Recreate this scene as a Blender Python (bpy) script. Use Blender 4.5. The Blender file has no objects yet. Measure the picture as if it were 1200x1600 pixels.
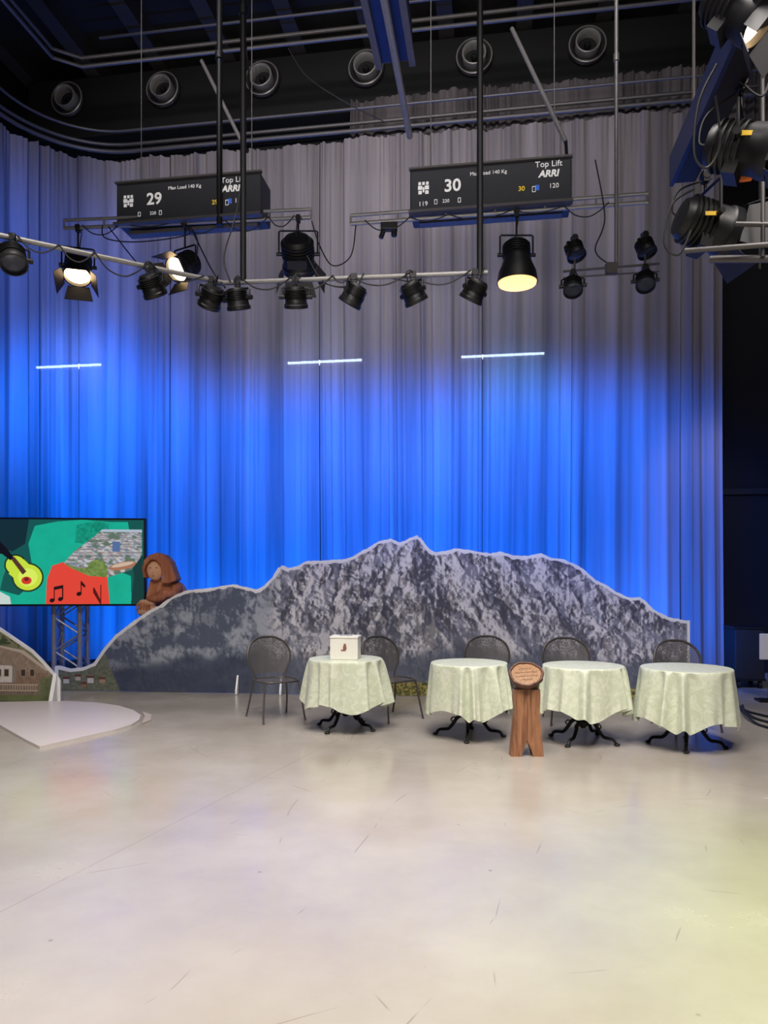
import bpy, math, random
import numpy as np
from mathutils import Vector, Matrix, noise as mnoise
random.seed(7); rng=np.random.default_rng(5)
F=1150.0; HC=1.6; HY=905.0
TH=math.radians(8.5); CT=math.cos(TH); ST=math.sin(TH)
def loc(x,y,d): return Vector(((x-600)*d/F, d, HC-(y-HY)*d/F))
def flo(x,y):
    d=HC*F/(y-HY); return Vector(((x-600)*d/F,d,0))
def R(u,v,z=0): return Vector((u*CT+v*ST, -u*ST+v*CT, z))
def s2l(c):
    return tuple(((v/255)/12.92 if v/255<=0.04045 else ((v/255+0.055)/1.055)**2.4) for v in c)
sc=bpy.context.scene; COL=sc.collection
sc.view_settings.view_transform='Standard'
sc.view_settings.look='None'

# ---------------- materials
def mat(name,rgb,rough=0.5,metal=0.0,emis=None,es=0.0,noise=0.0,nscale=20,bump=0.0,spec=0.5):
    m=bpy.data.materials.new(name); m.use_nodes=True
    nt=m.node_tree; b=nt.nodes['Principled BSDF']
    c=s2l(rgb)+(1,)
    b.inputs['Base Color'].default_value=c
    b.inputs['Roughness'].default_value=rough; b.inputs['Metallic'].default_value=metal
    b.inputs['Specular IOR Level'].default_value=spec
    tc=nt.nodes.new('ShaderNodeTexCoord'); n=nt.nodes.new('ShaderNodeTexNoise')
    n.inputs['Scale'].default_value=nscale; n.inputs['Detail'].default_value=4
    nt.links.new(tc.outputs['Object'],n.inputs['Vector'])
    if noise>0:
        mx=nt.nodes.new('ShaderNodeMix'); mx.data_type='RGBA'
        mx.inputs[6].default_value=tuple(v*(1-noise) for v in c[:3])+(1,)
        mx.inputs[7].default_value=tuple(min(1,v*(1+noise)) for v in c[:3])+(1,)
        nt.links.new(n.outputs['Fac'],mx.inputs[0]); nt.links.new(mx.outputs[2],b.inputs['Base Color'])
    if bump>0:
        bp=nt.nodes.new('ShaderNodeBump'); bp.inputs['Strength'].default_value=bump; bp.inputs['Distance'].default_value=0.01
        nt.links.new(n.outputs['Fac'],bp.inputs['Height']); nt.links.new(bp.outputs[0],b.inputs['Normal'])
    if emis:
        b.inputs['Emission Color'].default_value=s2l(emis)+(1,); b.inputs['Emission Strength'].default_value=es
    return m
M={}
M['black']=mat('black_metal',(26,26,29),0.45,0.3,noise=0.2)
M['hoist']=mat('dark_slate_casing',(42,44,52),0.55,0.0,noise=0.12)
M['blackm']=mat('matte_black',(14,14,16),0.8,noise=0.2)
M['wallb']=mat('black_wall_paint',(19,18,21),0.85,noise=0.25,nscale=3)
M['ceil']=mat('dark_ceiling_paint',(24,22,23),0.9,noise=0.3,nscale=2)
M['beam']=mat('dark_beam_paint',(50,46,44),0.7,noise=0.2)
M['alu']=mat('aluminium',(132,130,130),0.45,0.4,noise=0.15)
M['alud']=mat('dull_aluminium',(92,89,90),0.5,0.5,noise=0.15)
M['nozz']=mat('grey_nozzle_metal',(66,64,66),0.4,0.5,noise=0.15)
M['nozr']=mat('bright_nozzle_rim',(168,166,166),0.35,0.4,noise=0.1)
M['blue']=mat('blue_painted_metal',(28,40,84),0.4,0.3,noise=0.1)
M['white']=mat('white_board',(252,252,252),0.6,noise=0.02)
M['ink']=mat('glowing_white_print',(235,235,235),0.6,emis=(235,235,235),es=0.25,noise=0.02)  # faint glow put into the print so it reads on dark casings
M['inky']=mat('glowing_yellow_print',(230,200,50),0.6,emis=(230,200,50),es=0.25,noise=0.02)  # yellow print, also lifted by a little emission
M['inkb']=mat('glowing_blue_print',(60,110,220),0.6,emis=(60,110,220),es=0.2,noise=0.02)  # blue print with the same slight self-glow
M['yellow']=mat('yellow_sticker',(220,180,40),0.6,noise=0.05)
M['orange']=mat('orange_plug',(220,110,40),0.6,noise=0.05)
M['lit']=mat('lit_lens',(255,235,200),0.4,emis=(255,214,160),es=11,noise=0.02)
M['litd']=mat('lit_reflector',(255,200,140),0.4,emis=(255,190,125),es=1.7,noise=0.05)
M['glass']=mat('dark_lens_glass',(50,55,70),0.1,0.2,noise=0.05)
M['tube']=mat('tube_light_emission',(255,255,255),0.4,emis=(205,226,255),es=30,noise=0.02)
M['iron']=mat('black_cast_iron',(20,20,21),0.55,0.2,noise=0.2)
M['chairt']=mat('grey_brown_tube_metal',(88,83,82),0.45,0.4,noise=0.15)
M['wtop']=mat('table_top_board',(200,195,185),0.6,noise=0.05)
M['stage']=mat('off_white_platform',(212,203,200),0.35,noise=0.03,nscale=4)
M['edge']=mat('platform_edge',(180,168,160),0.5,noise=0.1)
M['rubber']=mat('black_cable_rubber',(20,20,22),0.6,noise=0.1)
M['box']=mat('white_cardboard',(240,238,230),0.5,noise=0.03)
M['red']=mat('reddish_print',(150,95,80),0.6,noise=0.2,nscale=60)
M['plastic']=mat('white_plastic',(220,222,230),0.4,noise=0.03)
M['dgrey']=mat('dark_grey_case',(24,23,25),0.7,noise=0.2)

def wood(name,a,b,scale=6,rough=.5):
    m=bpy.data.materials.new(name); m.use_nodes=True; nt=m.node_tree; bs=nt.nodes['Principled BSDF']
    tc=nt.nodes.new('ShaderNodeTexCoord'); mp=nt.nodes.new('ShaderNodeMapping')
    mp.inputs['Scale'].default_value=(scale*4,scale*4,scale*0.5)
    n=nt.nodes.new('ShaderNodeTexNoise'); n.inputs['Scale'].default_value=2.2; n.inputs['Detail'].default_value=6; n.inputs['Distortion'].default_value=0.8
    r=nt.nodes.new('ShaderNodeValToRGB'); r.color_ramp.elements[0].position=0.35; r.color_ramp.elements[1].position=0.68
    r.color_ramp.elements[0].color=s2l(a)+(1,); r.color_ramp.elements[1].color=s2l(b)+(1,)
    nt.links.new(tc.outputs['Object'],mp.inputs[0]); nt.links.new(mp.outputs[0],n.inputs['Vector'])
    nt.links.new(n.outputs['Fac'],r.inputs[0]); nt.links.new(r.outputs[0],bs.inputs['Base Color'])
    bs.inputs['Roughness'].default_value=rough
    if rough>.7: bs.inputs['Specular IOR Level'].default_value=.15
    return m
M['wood']=wood('brown_wood',(122,78,54),(172,122,88),3)
M['woodd']=wood('dark_wood',(74,46,34),(112,74,54))
M['woodl']=wood('light_wood',(132,94,66),(176,134,94),8)
M['carv']=wood('warm_brown_carved_wood',(178,112,78),(208,146,108),1.6,.85)
M['carvv']=wood('darker_carved_wood',(152,92,64),(188,124,90),1.6,.85)
M['carvl']=wood('pale_carved_wood',(214,160,124),(228,182,146),1.6,.85)
M['carvd']=wood('dark_carved_line_wood',(120,72,54),(140,90,66),1.6,.85)

def curtain_mat(name,rgb,tr=0.08):
    m=bpy.data.materials.new(name); m.use_nodes=True; nt=m.node_tree
    nt.nodes.remove(nt.nodes['Principled BSDF']); out=nt.nodes['Material Output']
    d=nt.nodes.new('ShaderNodeBsdfDiffuse'); t=nt.nodes.new('ShaderNodeBsdfTranslucent'); x=nt.nodes.new('ShaderNodeBsdfTransparent')
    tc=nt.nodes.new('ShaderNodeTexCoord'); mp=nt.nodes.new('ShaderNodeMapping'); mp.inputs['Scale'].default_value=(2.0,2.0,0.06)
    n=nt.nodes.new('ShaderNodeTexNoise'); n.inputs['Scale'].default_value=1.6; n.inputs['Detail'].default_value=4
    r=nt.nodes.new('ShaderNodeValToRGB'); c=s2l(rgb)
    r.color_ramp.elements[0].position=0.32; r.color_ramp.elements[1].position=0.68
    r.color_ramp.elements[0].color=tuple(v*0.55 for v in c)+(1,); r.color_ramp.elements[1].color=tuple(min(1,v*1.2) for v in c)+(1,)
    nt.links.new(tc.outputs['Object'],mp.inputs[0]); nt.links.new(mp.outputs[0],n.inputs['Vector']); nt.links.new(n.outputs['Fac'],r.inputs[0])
    nt.links.new(r.outputs[0],d.inputs[0]); nt.links.new(r.outputs[0],t.inputs[0])
    m1=nt.nodes.new('ShaderNodeMixShader'); m1.inputs[0].default_value=0.33
    nt.links.new(d.outputs[0],m1.inputs[1]); nt.links.new(t.outputs[0],m1.inputs[2])
    m2=nt.nodes.new('ShaderNodeMixShader'); m2.inputs[0].default_value=tr
    nt.links.new(m1.outputs[0],m2.inputs[1]); nt.links.new(x.outputs[0],m2.inputs[2]); nt.links.new(m2.outputs[0],out.inputs[0])
    return m
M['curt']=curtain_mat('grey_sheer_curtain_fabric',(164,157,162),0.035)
M['curt2']=curtain_mat('dark_grey_fabric',(116,110,114),0.0)

def mesh_metal():
    m=bpy.data.materials.new('perforated_chair_metal'); m.use_nodes=True; nt=m.node_tree; b=nt.nodes['Principled BSDF']; out=nt.nodes['Material Output']
    b.inputs['Base Color'].default_value=s2l((100,96,95))+(1,); b.inputs['Roughness'].default_value=0.5; b.inputs['Metallic'].default_value=0.3
    tc=nt.nodes.new('ShaderNodeTexCoord'); v=nt.nodes.new('ShaderNodeTexVoronoi'); v.inputs['Scale'].default_value=130; v.inputs['Randomness'].default_value=0.7
    g=nt.nodes.new('ShaderNodeMath'); g.operation='LESS_THAN'; g.inputs[1].default_value=0.42
    nt.links.new(tc.outputs['Object'],v.inputs['Vector']); nt.links.new(v.outputs['Distance'],g.inputs[0])
    t=nt.nodes.new('ShaderNodeBsdfTransparent'); x=nt.nodes.new('ShaderNodeMixShader')
    nt.links.new(g.outputs[0],x.inputs[0]); nt.links.new(b.outputs[0],x.inputs[1]); nt.links.new(t.outputs[0],x.inputs[2]); nt.links.new(x.outputs[0],out.inputs[0])
    return m
M['mesh']=mesh_metal()

def cloth_mat():
    m=bpy.data.materials.new('pale_mint_patterned_cloth'); m.use_nodes=True; nt=m.node_tree; b=nt.nodes['Principled BSDF']
    tc=nt.nodes.new('ShaderNodeTexCoord'); n=nt.nodes.new('ShaderNodeTexNoise'); n.inputs['Scale'].default_value=11; n.inputs['Detail'].default_value=2; n.inputs['Distortion'].default_value=2.0
    r=nt.nodes.new('ShaderNodeValToRGB'); e=r.color_ramp.elements
    e[0].position=0.42; e[0].color=s2l((208,216,192))+(1,); e[1].position=0.64; e[1].color=s2l((226,230,212))+(1,)
    nt.links.new(tc.outputs['Object'],n.inputs['Vector']); nt.links.new(n.outputs['Fac'],r.inputs[0]); nt.links.new(r.outputs[0],b.inputs['Base Color'])
    b.inputs['Roughness'].default_value=0.42; b.inputs['Sheen Weight'].default_value=0.1
    return m
M['cloth']=cloth_mat()

def floor_mat():
    m=bpy.data.materials.new('polished_studio_floor'); m.use_nodes=True; nt=m.node_tree; b=nt.nodes['Principled BSDF']
    N=nt.nodes.new; Lk=nt.links.new
    tc=N('ShaderNodeTexCoord')
    n=N('ShaderNodeTexNoise'); n.inputs['Scale'].default_value=0.9; n.inputs['Detail'].default_value=8; n.inputs['Roughness'].default_value=0.6
    Lk(tc.outputs['Object'],n.inputs['Vector'])
    r=N('ShaderNodeValToRGB'); e=r.color_ramp.elements; e[0].position=0.3; e[0].color=s2l((158,149,139))+(1,); e[1].position=0.7; e[1].color=s2l((176,169,159))+(1,)
    Lk(n.outputs['Fac'],r.inputs[0])
    last=r.outputs[0]
    for ang,spc,off,fac in ((25,.93,.3,.30),(-38,1.31,.9,.26),(72,1.7,.1,.24),(8,1.4,1.2,.24),(-70,1.1,.5,.2)):
        mp_=N('ShaderNodeMapping'); mp_.inputs['Rotation'].default_value=(0,0,math.radians(ang)); Lk(tc.outputs['Object'],mp_.inputs[0])
        sp_=N('ShaderNodeSeparateXYZ'); Lk(mp_.outputs[0],sp_.inputs[0])
        nw=N('ShaderNodeTexNoise'); nw.inputs['Scale'].default_value=.5; nw.inputs['Detail'].default_value=0; Lk(mp_.outputs[0],nw.inputs['Vector'])
        a1=N('ShaderNodeMath'); a1.operation='MULTIPLY_ADD'; a1.inputs[1].default_value=.6; Lk(nw.outputs['Fac'],a1.inputs[0]); Lk(sp_.outputs['X'],a1.inputs[2])
        a2=N('ShaderNodeMath'); a2.operation='ADD'; a2.inputs[1].default_value=60+off; Lk(a1.outputs[0],a2.inputs[0])
        md=N('ShaderNodeMath'); md.operation='MODULO'; md.inputs[1].default_value=spc; Lk(a2.outputs[0],md.inputs[0])
        lt=N('ShaderNodeMath'); lt.operation='LESS_THAN'; lt.inputs[1].default_value=.006; Lk(md.outputs[0],lt.inputs[0])
        nm=N('ShaderNodeTexNoise'); nm.inputs['Scale'].default_value=2.6; nm.inputs['Detail'].default_value=2; Lk(mp_.outputs[0],nm.inputs['Vector'])
        mr=N('ShaderNodeMapRange'); mr.inputs[1].default_value=.57; mr.inputs[2].default_value=.64; mr.inputs[4].default_value=fac*1.7; Lk(nm.outputs['Fac'],mr.inputs[0])
        ml=N('ShaderNodeMath'); ml.operation='MULTIPLY'; Lk(lt.outputs[0],ml.inputs[0]); Lk(mr.outputs[0],ml.inputs[1])
        mm=N('ShaderNodeMix'); mm.data_type='RGBA'; Lk(ml.outputs[0],mm.inputs[0]); Lk(last,mm.inputs[6]); mm.inputs[7].default_value=s2l((100,92,84))+(1,); last=mm.outputs[2]
    for sc_,r0,r1,fc in ((2.3,.012,.034,.6),(5.1,.012,.03,.4)):
        v=N('ShaderNodeTexVoronoi'); v.inputs['Scale'].default_value=sc_; Lk(tc.outputs['Object'],v.inputs['Vector'])
        lt=N('ShaderNodeMapRange'); lt.inputs[1].default_value=r0; lt.inputs[2].default_value=r1; lt.inputs[3].default_value=fc; lt.inputs[4].default_value=0; Lk(v.outputs['Distance'],lt.inputs[0])
        mm=N('ShaderNodeMix'); mm.data_type='RGBA'; Lk(lt.outputs[0],mm.inputs[0]); Lk(last,mm.inputs[6]); mm.inputs[7].default_value=s2l((106,96,86))+(1,); last=mm.outputs[2]
    mp=N('ShaderNodeMapping'); mp.inputs['Rotation'].default_value=(0,0,math.radians(20)); Lk(tc.outputs['Object'],mp.inputs[0])
    sp=N('ShaderNodeSeparateXYZ'); Lk(mp.outputs[0],sp.inputs[0])
    ad=N('ShaderNodeMath'); ad.operation='ADD'; ad.inputs[1].default_value=2.95+60; Lk(sp.outputs['X'],ad.inputs[0])
    md=N('ShaderNodeMath'); md.operation='MODULO'; md.inputs[1].default_value=5.0; Lk(ad.outputs[0],md.inputs[0])
    lt=N('ShaderNodeMath'); lt.operation='LESS_THAN'; lt.inputs[1].default_value=0.01; Lk(md.outputs[0],lt.inputs[0])
    ml=N('ShaderNodeMath'); ml.operation='MULTIPLY'; ml.inputs[1].default_value=0.28; Lk(lt.outputs[0],ml.inputs[0])
    mm=N('ShaderNodeMix'); mm.data_type='RGBA'; Lk(ml.outputs[0],mm.inputs[0]); Lk(last,mm.inputs[6]); mm.inputs[7].default_value=s2l((110,102,94))+(1,); last=mm.outputs[2]
    Lk(last,b.inputs['Base Color'])
    mr4=N('ShaderNodeMapRange'); mr4.inputs[1].default_value=.3; mr4.inputs[2].default_value=.7; mr4.inputs[3].default_value=0.12; mr4.inputs[4].default_value=0.30; Lk(n.outputs['Fac'],mr4.inputs[0]); Lk(mr4.outputs[0],b.inputs['Roughness'])
    b.inputs['Specular IOR Level'].default_value=0.8
    return m
M['floor']=floor_mat()
def vc_mat(name,emit=False,es=1.0,rough=0.5):
    m=bpy.data.materials.new(name); m.use_nodes=True; nt=m.node_tree; b=nt.nodes['Principled BSDF']
    a=nt.nodes.new('ShaderNodeAttribute'); a.attribute_name='Col'
    b.inputs['Roughness'].default_value=rough
    if emit:
        b.inputs['Base Color'].default_value=(0.01,0.01,0.01,1)
        nt.links.new(a.outputs['Color'],b.inputs['Emission Color']); b.inputs['Emission Strength'].default_value=es
    else: nt.links.new(a.outputs['Color'],b.inputs['Base Color'])
    return m
M['print']=vc_mat('printed_landscape'); M['screen']=vc_mat('lit_screen_picture',True,0.95,0.2)

# ---------------- mesh builder
class MB:
    def __init__(s): s.v=[]; s.f=[]
    def add(s,vs,fs):
        o=len(s.v); s.v+= [Vector(p) for p in vs]; s.f+=[[i+o for i in f] for f in fs]; return s
    def box(s,c,size,m=None):
        x,y,z=[a/2 for a in size]; vs=[Vector((i*x,j*y,k*z)) for i in(-1,1) for j in(-1,1) for k in(-1,1)]
        if m is not None: vs=[m@p for p in vs]
        vs=[p+Vector(c) for p in vs]
        return s.add(vs,[(0,1,3,2),(4,6,7,5),(0,4,5,1),(2,3,7,6),(0,2,6,4),(1,5,7,3)])
    def lathe(s,prof,n=24,o=(0,0,0),B=None,sx=1,sy=1):
        B=B or Matrix.Identity(3); o=Vector(o); vs=[];k=len(prof)
        for i in range(n):
            a=2*math.pi*i/n
            for r,z in prof: vs.append(o+B@Vector((r*math.cos(a)*sx,r*math.sin(a)*sy,z)))
        fs=[]
        for i in range(n):
            j=(i+1)%n
            for q in range(k-1): fs.append((i*k+q,j*k+q,j*k+q+1,i*k+q+1))
        if prof[0][0]>1e-6: fs.append([i*k for i in range(n)][::-1])
        if prof[-1][0]>1e-6: fs.append([i*k+k-1 for i in range(n)])
        return s.add(vs,fs)
    def lathe_open(s,prof,n=24,o=(0,0,0),B=None):
        t=MB(); t.lathe(prof,n,o,B); t.f=[f for f in t.f if len(f)==4]; return s.add(t.v,t.f)
    def cyl(s,a,b,r,r2=None,n=12):
        a=Vector(a);b=Vector(b); d=b-a; L=d.length
        B=d.to_track_quat('Z','Y').to_matrix()
        return s.lathe([(r,0),(r if r2 is None else r2,L)],n,a,B)
    def tube(s,pts,r,n=8,smooth=0,closed=False):
        pts=[Vector(p) for p in pts]
        if smooth:
            q=[];m=len(pts); rr=range(m if closed else m-1)
            for i in rr:
                if closed: p0,p1,p2,p3=pts[(i-1)%m],pts[i],pts[(i+1)%m],pts[(i+2)%m]
                else: p0,p1,p2,p3=pts[max(i-1,0)],pts[i],pts[i+1],pts[min(i+2,m-1)]
                for k in range(smooth):
                    t=k/smooth
                    q.append(0.5*((2*p1)+(p2-p0)*t+(2*p0-5*p1+4*p2-p3)*t*t+(3*p1-p0-3*p2+p3)*t**3))
            if not closed: q.append(pts[-1])
            pts=q
        m=len(pts); rs=r if isinstance(r,(list,tuple)) else None
        vs=[]; up=None
        for i,p in enumerate(pts):
            if closed: t=(pts[(i+1)%m]-pts[i-1])
            else: t=pts[min(i+1,m-1)]-pts[max(i-1,0)]
            t=t.normalized() if t.length>1e-9 else Vector((0,0,1))
            if up is None: up=Vector((0,0,1)) if abs(t.z)<0.9 else Vector((1,0,0))
            e=(up-t*up.dot(t)); e=e.normalized() if e.length>1e-6 else t.orthogonal().normalized()
            g=t.cross(e); up=e
            ri=r if rs is None else rs[0]+(rs[1]-rs[0])*i/(m-1)
            for k in range(n):
                a=2*math.pi*k/n; vs.append(p+e*math.cos(a)*ri+g*math.sin(a)*ri)
        fs=[]
        for i in range(m if closed else m-1):
            j=(i+1)%m
            for k in range(n): fs.append((i*n+k,i*n+(k+1)%n,j*n+(k+1)%n,j*n+k))
        if not closed: fs.append(list(range(n))[::-1]); fs.append([(m-1)*n+k for k in range(n)])
        return s.add(vs,fs)
    def prism(s,poly,off):
        n=len(poly); off=Vector(off); a=[Vector(p) for p in poly]
        return s.add(a+[p+off for p in a],[list(range(n))[::-1],[n+i for i in range(n)]]+[(i,(i+1)%n,n+(i+1)%n,n+i) for i in range(n)])
    def ell(s,c,r,n=20,k=12):
        prof=[(math.sin(math.pi*i/k),-math.cos(math.pi*i/k)) for i in range(k+1)]
        t=MB(); t.lathe(prof,n); return s.add([Vector((p.x*r[0]+c[0],p.y*r[1]+c[1],p.z*r[2]+c[2])) for p in t.v],t.f)
    def build(s,name,m,parent=None,smooth=True,angle=40,bevel=0,label=None):
        me=bpy.data.meshes.new(name); me.from_pydata([tuple(p) for p in s.v],[],s.f); me.validate(); me.update()
        if smooth:
            me.shade_smooth()
            try: me.set_sharp_from_angle(angle=math.radians(angle))
            except Exception: pass
        me.materials.append(M[m]); o=bpy.data.objects.new(name,me); COL.objects.link(o)
        if parent: o.parent=parent
        if bevel:
            b=o.modifiers.new('Bevel','BEVEL'); b.width=bevel; b.segments=2; b.limit_method='ANGLE'
        if label: o['label']=label
        return o
def thing(name,label,cat,pos=(0,0,0),rz=0,group=None):
    e=bpy.data.objects.new(name,None); COL.objects.link(e); e.location=pos; e.rotation_euler=(0,0,rz); e.empty_display_size=0.1
    e['label']=label; e['category']=cat
    if group: e['group']=group
    return e
def tag(o,label,cat,group=None):
    o['label']=label; o['category']=cat
    if group: o['group']=group
def struct(o,l):
    o['kind']='structure'; o['label']=l
def text_part(s,size,m,parent,pos,bold=0.0,name='lettering',align='CENTER',rot=(math.pi/2,0,0),shear=0,yfit=1.0):
    cu=bpy.data.curves.new('t','FONT'); cu.body=s; cu.size=size; cu.extrude=0.002; cu.offset=bold; cu.shear=shear; cu.align_x=align; cu.align_y='CENTER'; cu.resolution_u=3
    to=bpy.data.objects.new('t',cu); COL.objects.link(to); bpy.context.view_layer.update()
    dg=bpy.context.evaluated_depsgraph_get(); me=bpy.data.meshes.new_from_object(to.evaluated_get(dg))
    bpy.data.objects.remove(to); me.materials.clear(); me.materials.append(M[m])
    o=bpy.data.objects.new(name,me); COL.objects.link(o); o.parent=parent; o.location=pos; o.rotation_euler=rot; o['label']='printed characters '+s
    return o

# ---------------- camera
cd=bpy.data.cameras.new('camera'); cam=bpy.data.objects.new('camera',cd); COL.objects.link(cam)
cam.location=(0,0,HC); cam.rotation_euler=(math.pi/2,0,0); cd.sensor_width=36; cd.lens=36*F/1600; cd.shift_y=(HY-800)/1600
cd.clip_start=0.05; sc.camera=cam

# ---------------- room
U0,U1,V0,V1,ZC=-9.0,5.8,-3.5,13.4,11.35
def rbox(name,m,u0,u1,v0,v1,z0,z1,lab):
    b=MB(); b.prism([R(u0,v0,z0),R(u1,v0,z0),R(u1,v1,z0),R(u0,v1,z0)],(0,0,z1-z0)); o=b.build(name,m,smooth=False); struct(o,lab); return o
rbox('floor','floor',U0,U1,V0,V1,-0.1,0,'polished pale grey studio floor')
rbox('ceiling','ceil',U0,U1,V0,V1,ZC,ZC+0.1,'dark painted studio ceiling')
rbox('wall_back','wallb',U0,U1,V1,V1+0.1,0,ZC,'black studio wall behind the curtain')
rbox('wall_left','wallb',U0-0.1,U0,V0,V1,0,ZC,'black studio wall')
rbox('wall_right','wallb',U1,U1+0.1,V0,V1,0,ZC,'black studio wall')
rbox('wall_front','wallb',U0,U1,V0-0.1,V0,0,ZC,'black studio wall')
rbox('trim_1','dgrey',3.4,U1,V1-0.06,V1,3.05,3.15,'thin dark rail along the black wall')
for i,u in enumerate(np.arange(-8.6,5.7,1.3)):
    b=MB(); b.prism([R(u-.06,V0,ZC-.45),R(u+.06,V0,ZC-.45),R(u+.06,V1,ZC-.45),R(u-.06,V1,ZC-.45)],(0,0,.45))
    b.prism([R(u-.13,V0,ZC-.47),R(u+.13,V0,ZC-.47),R(u+.13,V1,ZC-.47),R(u-.13,V1,ZC-.47)],(0,0,.03))
    o=b.build('trim_%d'%(i+2),'beam',smooth=False); struct(o,'dark steel ceiling beam')

# ---------------- curtains
path=[(3.5,11.94)]
u=3.5
while u>-6.2: u-=0.02; path.append((u,11.94))
for k in range(1,126): 
    a=math.pi/2+ (math.pi/2)*k/125; path.append((-6.2+1.6*math.cos(a),10.34+1.6*math.sin(a)))
v=10.34
while v>6.5: v-=0.02; path.append((-7.8,v))
path=np.array(path); seg=np.hypot(*np.diff(path,axis=0).T); S=np.concatenate([[0],np.cumsum(seg)])
def cpath(s): return np.interp(s,S,path[:,0]),np.interp(s,S,path[:,1])
TZ=9.0
def curtain(s0,s1,z0,z1,seed,pathf,m,lab,name='curtain',amp=0.055,lam=0.17,group='studio curtain panels'):
    r=np.random.default_rng(seed); ns=int((s1-s0)/0.013); nz=26
    s=np.linspace(s0,s1,ns); 
    w=np.interp(s,np.linspace(s0,s1,16),r.uniform(0.35,1.7,16)); ph=np.cumsum(w)*(s[1]-s[0])/lam*2*math.pi
    aenv=np.interp(s,np.linspace(s0,s1,18),r.uniform(0.15,1.3,18))
    uu,vv=pathf(s); du=np.gradient(uu); dv=np.gradient(vv); L=np.hypot(du,dv); nu=dv/L; nv=-du/L
    vs=[];fs=[]
    for k in range(nz):
        t=k/(nz-1); z=z0+(z1-z0)*t
        A=amp*(1.0-0.3*t); ph2=ph+0.6*np.sin(ph*0.13+2.2*t+seed)
        sn=np.sin(ph2)
        off=A*aenv*(sn+0.18*np.sin(2.3*ph2+seed+1.2*t)+.35*np.sin(.41*ph2+seed))+0.03*np.sin(s*1.7+2*t)
        if k==nz-1 or k==nz-2: off=off+0.012*np.sin(s*2*math.pi/.09)
        drift=0.02*np.sin(t*3+s*0.9)
        for i in range(ns):
            zz=z
            if k==nz-1: zz=z-0.05*(0.5+0.5*math.cos(ph[i]*0.25))
            vs.append(R(uu[i]+nu[i]*off[i]+du[i]/L[i]*drift[i],vv[i]+nv[i]*off[i]+dv[i]/L[i]*drift[i],zz))
    for k in range(nz-1):
        for i in range(ns-1): a=k*ns+i; fs.append((a,a+1,a+1+ns,a+ns))
    b=MB(); b.v=vs; b.f=fs; o=b.build(name,m,angle=180); tag(o,lab,'curtain',group); return o
ends=[0,0.62,2.3,3.7,5.2,6.35,7.6,9.0,10.6,12.3,14.2,S[-1]]
for i in range(len(ends)-1):
    lab='long grey sheer curtain panel hanging in folds, lit blue'
    if i==0: lab='narrow greyer curtain panel at the open end of the rail'
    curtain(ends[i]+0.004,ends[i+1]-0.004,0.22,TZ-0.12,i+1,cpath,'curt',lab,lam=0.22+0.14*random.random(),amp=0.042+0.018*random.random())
curtain(0,7.0,8.2,9.75,50,lambda s:(4.6-s,np.full_like(s,12.28)),'curt2','dark grey upper drape behind the curtain rail','upper_drape',group='upper drapes')
# rails
def subpath(off,z,step=10):
    pts=[]
    for s in np.arange(-0.0,S[-1],0.12):
        uu,vv=cpath(s); u2,v2=cpath(s+0.01); d=np.array([u2-uu,v2-vv]); d/=np.linalg.norm(d)+1e-9
        pts.append(R(uu-d[1]*off,vv+d[0]*off,z))
    return pts
b=MB(); p=subpath(0.0,TZ); p=[R(5.6,11.94,TZ)]+p; b.tube(p,0.035,8)
b.tube([q+Vector((0,-0.0,0.12)) for q in p],0.03,8)
o=b.build('curtain_rail','alud'); tag(o,'curved grey metal double curtain rail','curtain rail')
b=MB(); p=subpath(0.22,TZ+0.22); b.tube([R(5.6,11.72,TZ+.22)]+p,0.022,8); o=b.build('guide_pipe','alud'); tag(o,'thin bent metal pipe beside the curtain rail','pipe')
b=MB()
for dz in (0,0.14): b.tube([R(5.6,11.07,9.9+dz),R(-6.6,11.07,9.9+dz),R(-6.95,10.8,9.9+dz),R(-7.0,7,9.9+dz)],0.03,8)
o=b.build('upper_rail','alud'); tag(o,'pale metal overhead rail with a corner bend','rail')
b=MB(); b.tube([R(5.6,11.6,10.75),R(-6.6,11.6,10.75)],0.025,8); o=b.build('ceiling_pipe','alud'); tag(o,'thin metal pipe below the ceiling','pipe')
# duct and nozzles
b=MB(); b.prism([R(-8.6,12.6,9.75),R(5.5,12.6,9.75),R(5.5,13.35,9.75),R(-8.6,13.35,9.75)],(0,0,1.1)); duct=b.build('air_duct','blackm',smooth=False,bevel=0.02); tag(duct,'long black rectangular ventilation duct','air duct')
Bn=Matrix(((1,0,0),(0,0,-1),(0,1,0)))
for i in range(6):
    uu=-7.75+i*1.855; e=thing('air_nozzle','round metal jet air nozzle on the black duct','air nozzle',R(uu,12.595,10.42),-TH,'round air nozzles')
    b=MB(); b.lathe_open([(0.25,0.0),(0.30,0.02),(0.315,0.06),(0.30,0.10),(0.27,0.12),(0.24,0.10),(0.215,0.06),(0.2,0.02)],40,(0,0,0),Bn); b.build('outer_flange','nozz',e)
    b=MB(); b.lathe_open([(0.198,0.02),(0.205,0.17),(0.20,0.20),(0.185,0.205),(0.17,0.19),(0.16,0.10),(0.155,0.03)],40,(0,0,0),Bn); b.build('inner_ring','nozr',e)
    b=MB(); b.lathe_open([(0.298,0.095),(0.305,0.115),(0.29,0.125),(0.282,0.115)],40,(0,0,0),Bn); b.build('bright_rim','nozr',e)
    b=MB(); b.lathe([(0.16,0.01),(0.16,0.03)],24,(0,0,0),Bn); b.build('nozzle_opening','blackm',e)
    b=MB(); b.lathe([(0.0,0.02),(0.05,0.03),(0.06,0.08),(0.035,0.12),(0,0.125)],16,(0,0,0),Bn); b.build('nozzle_core','black',e)
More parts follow.
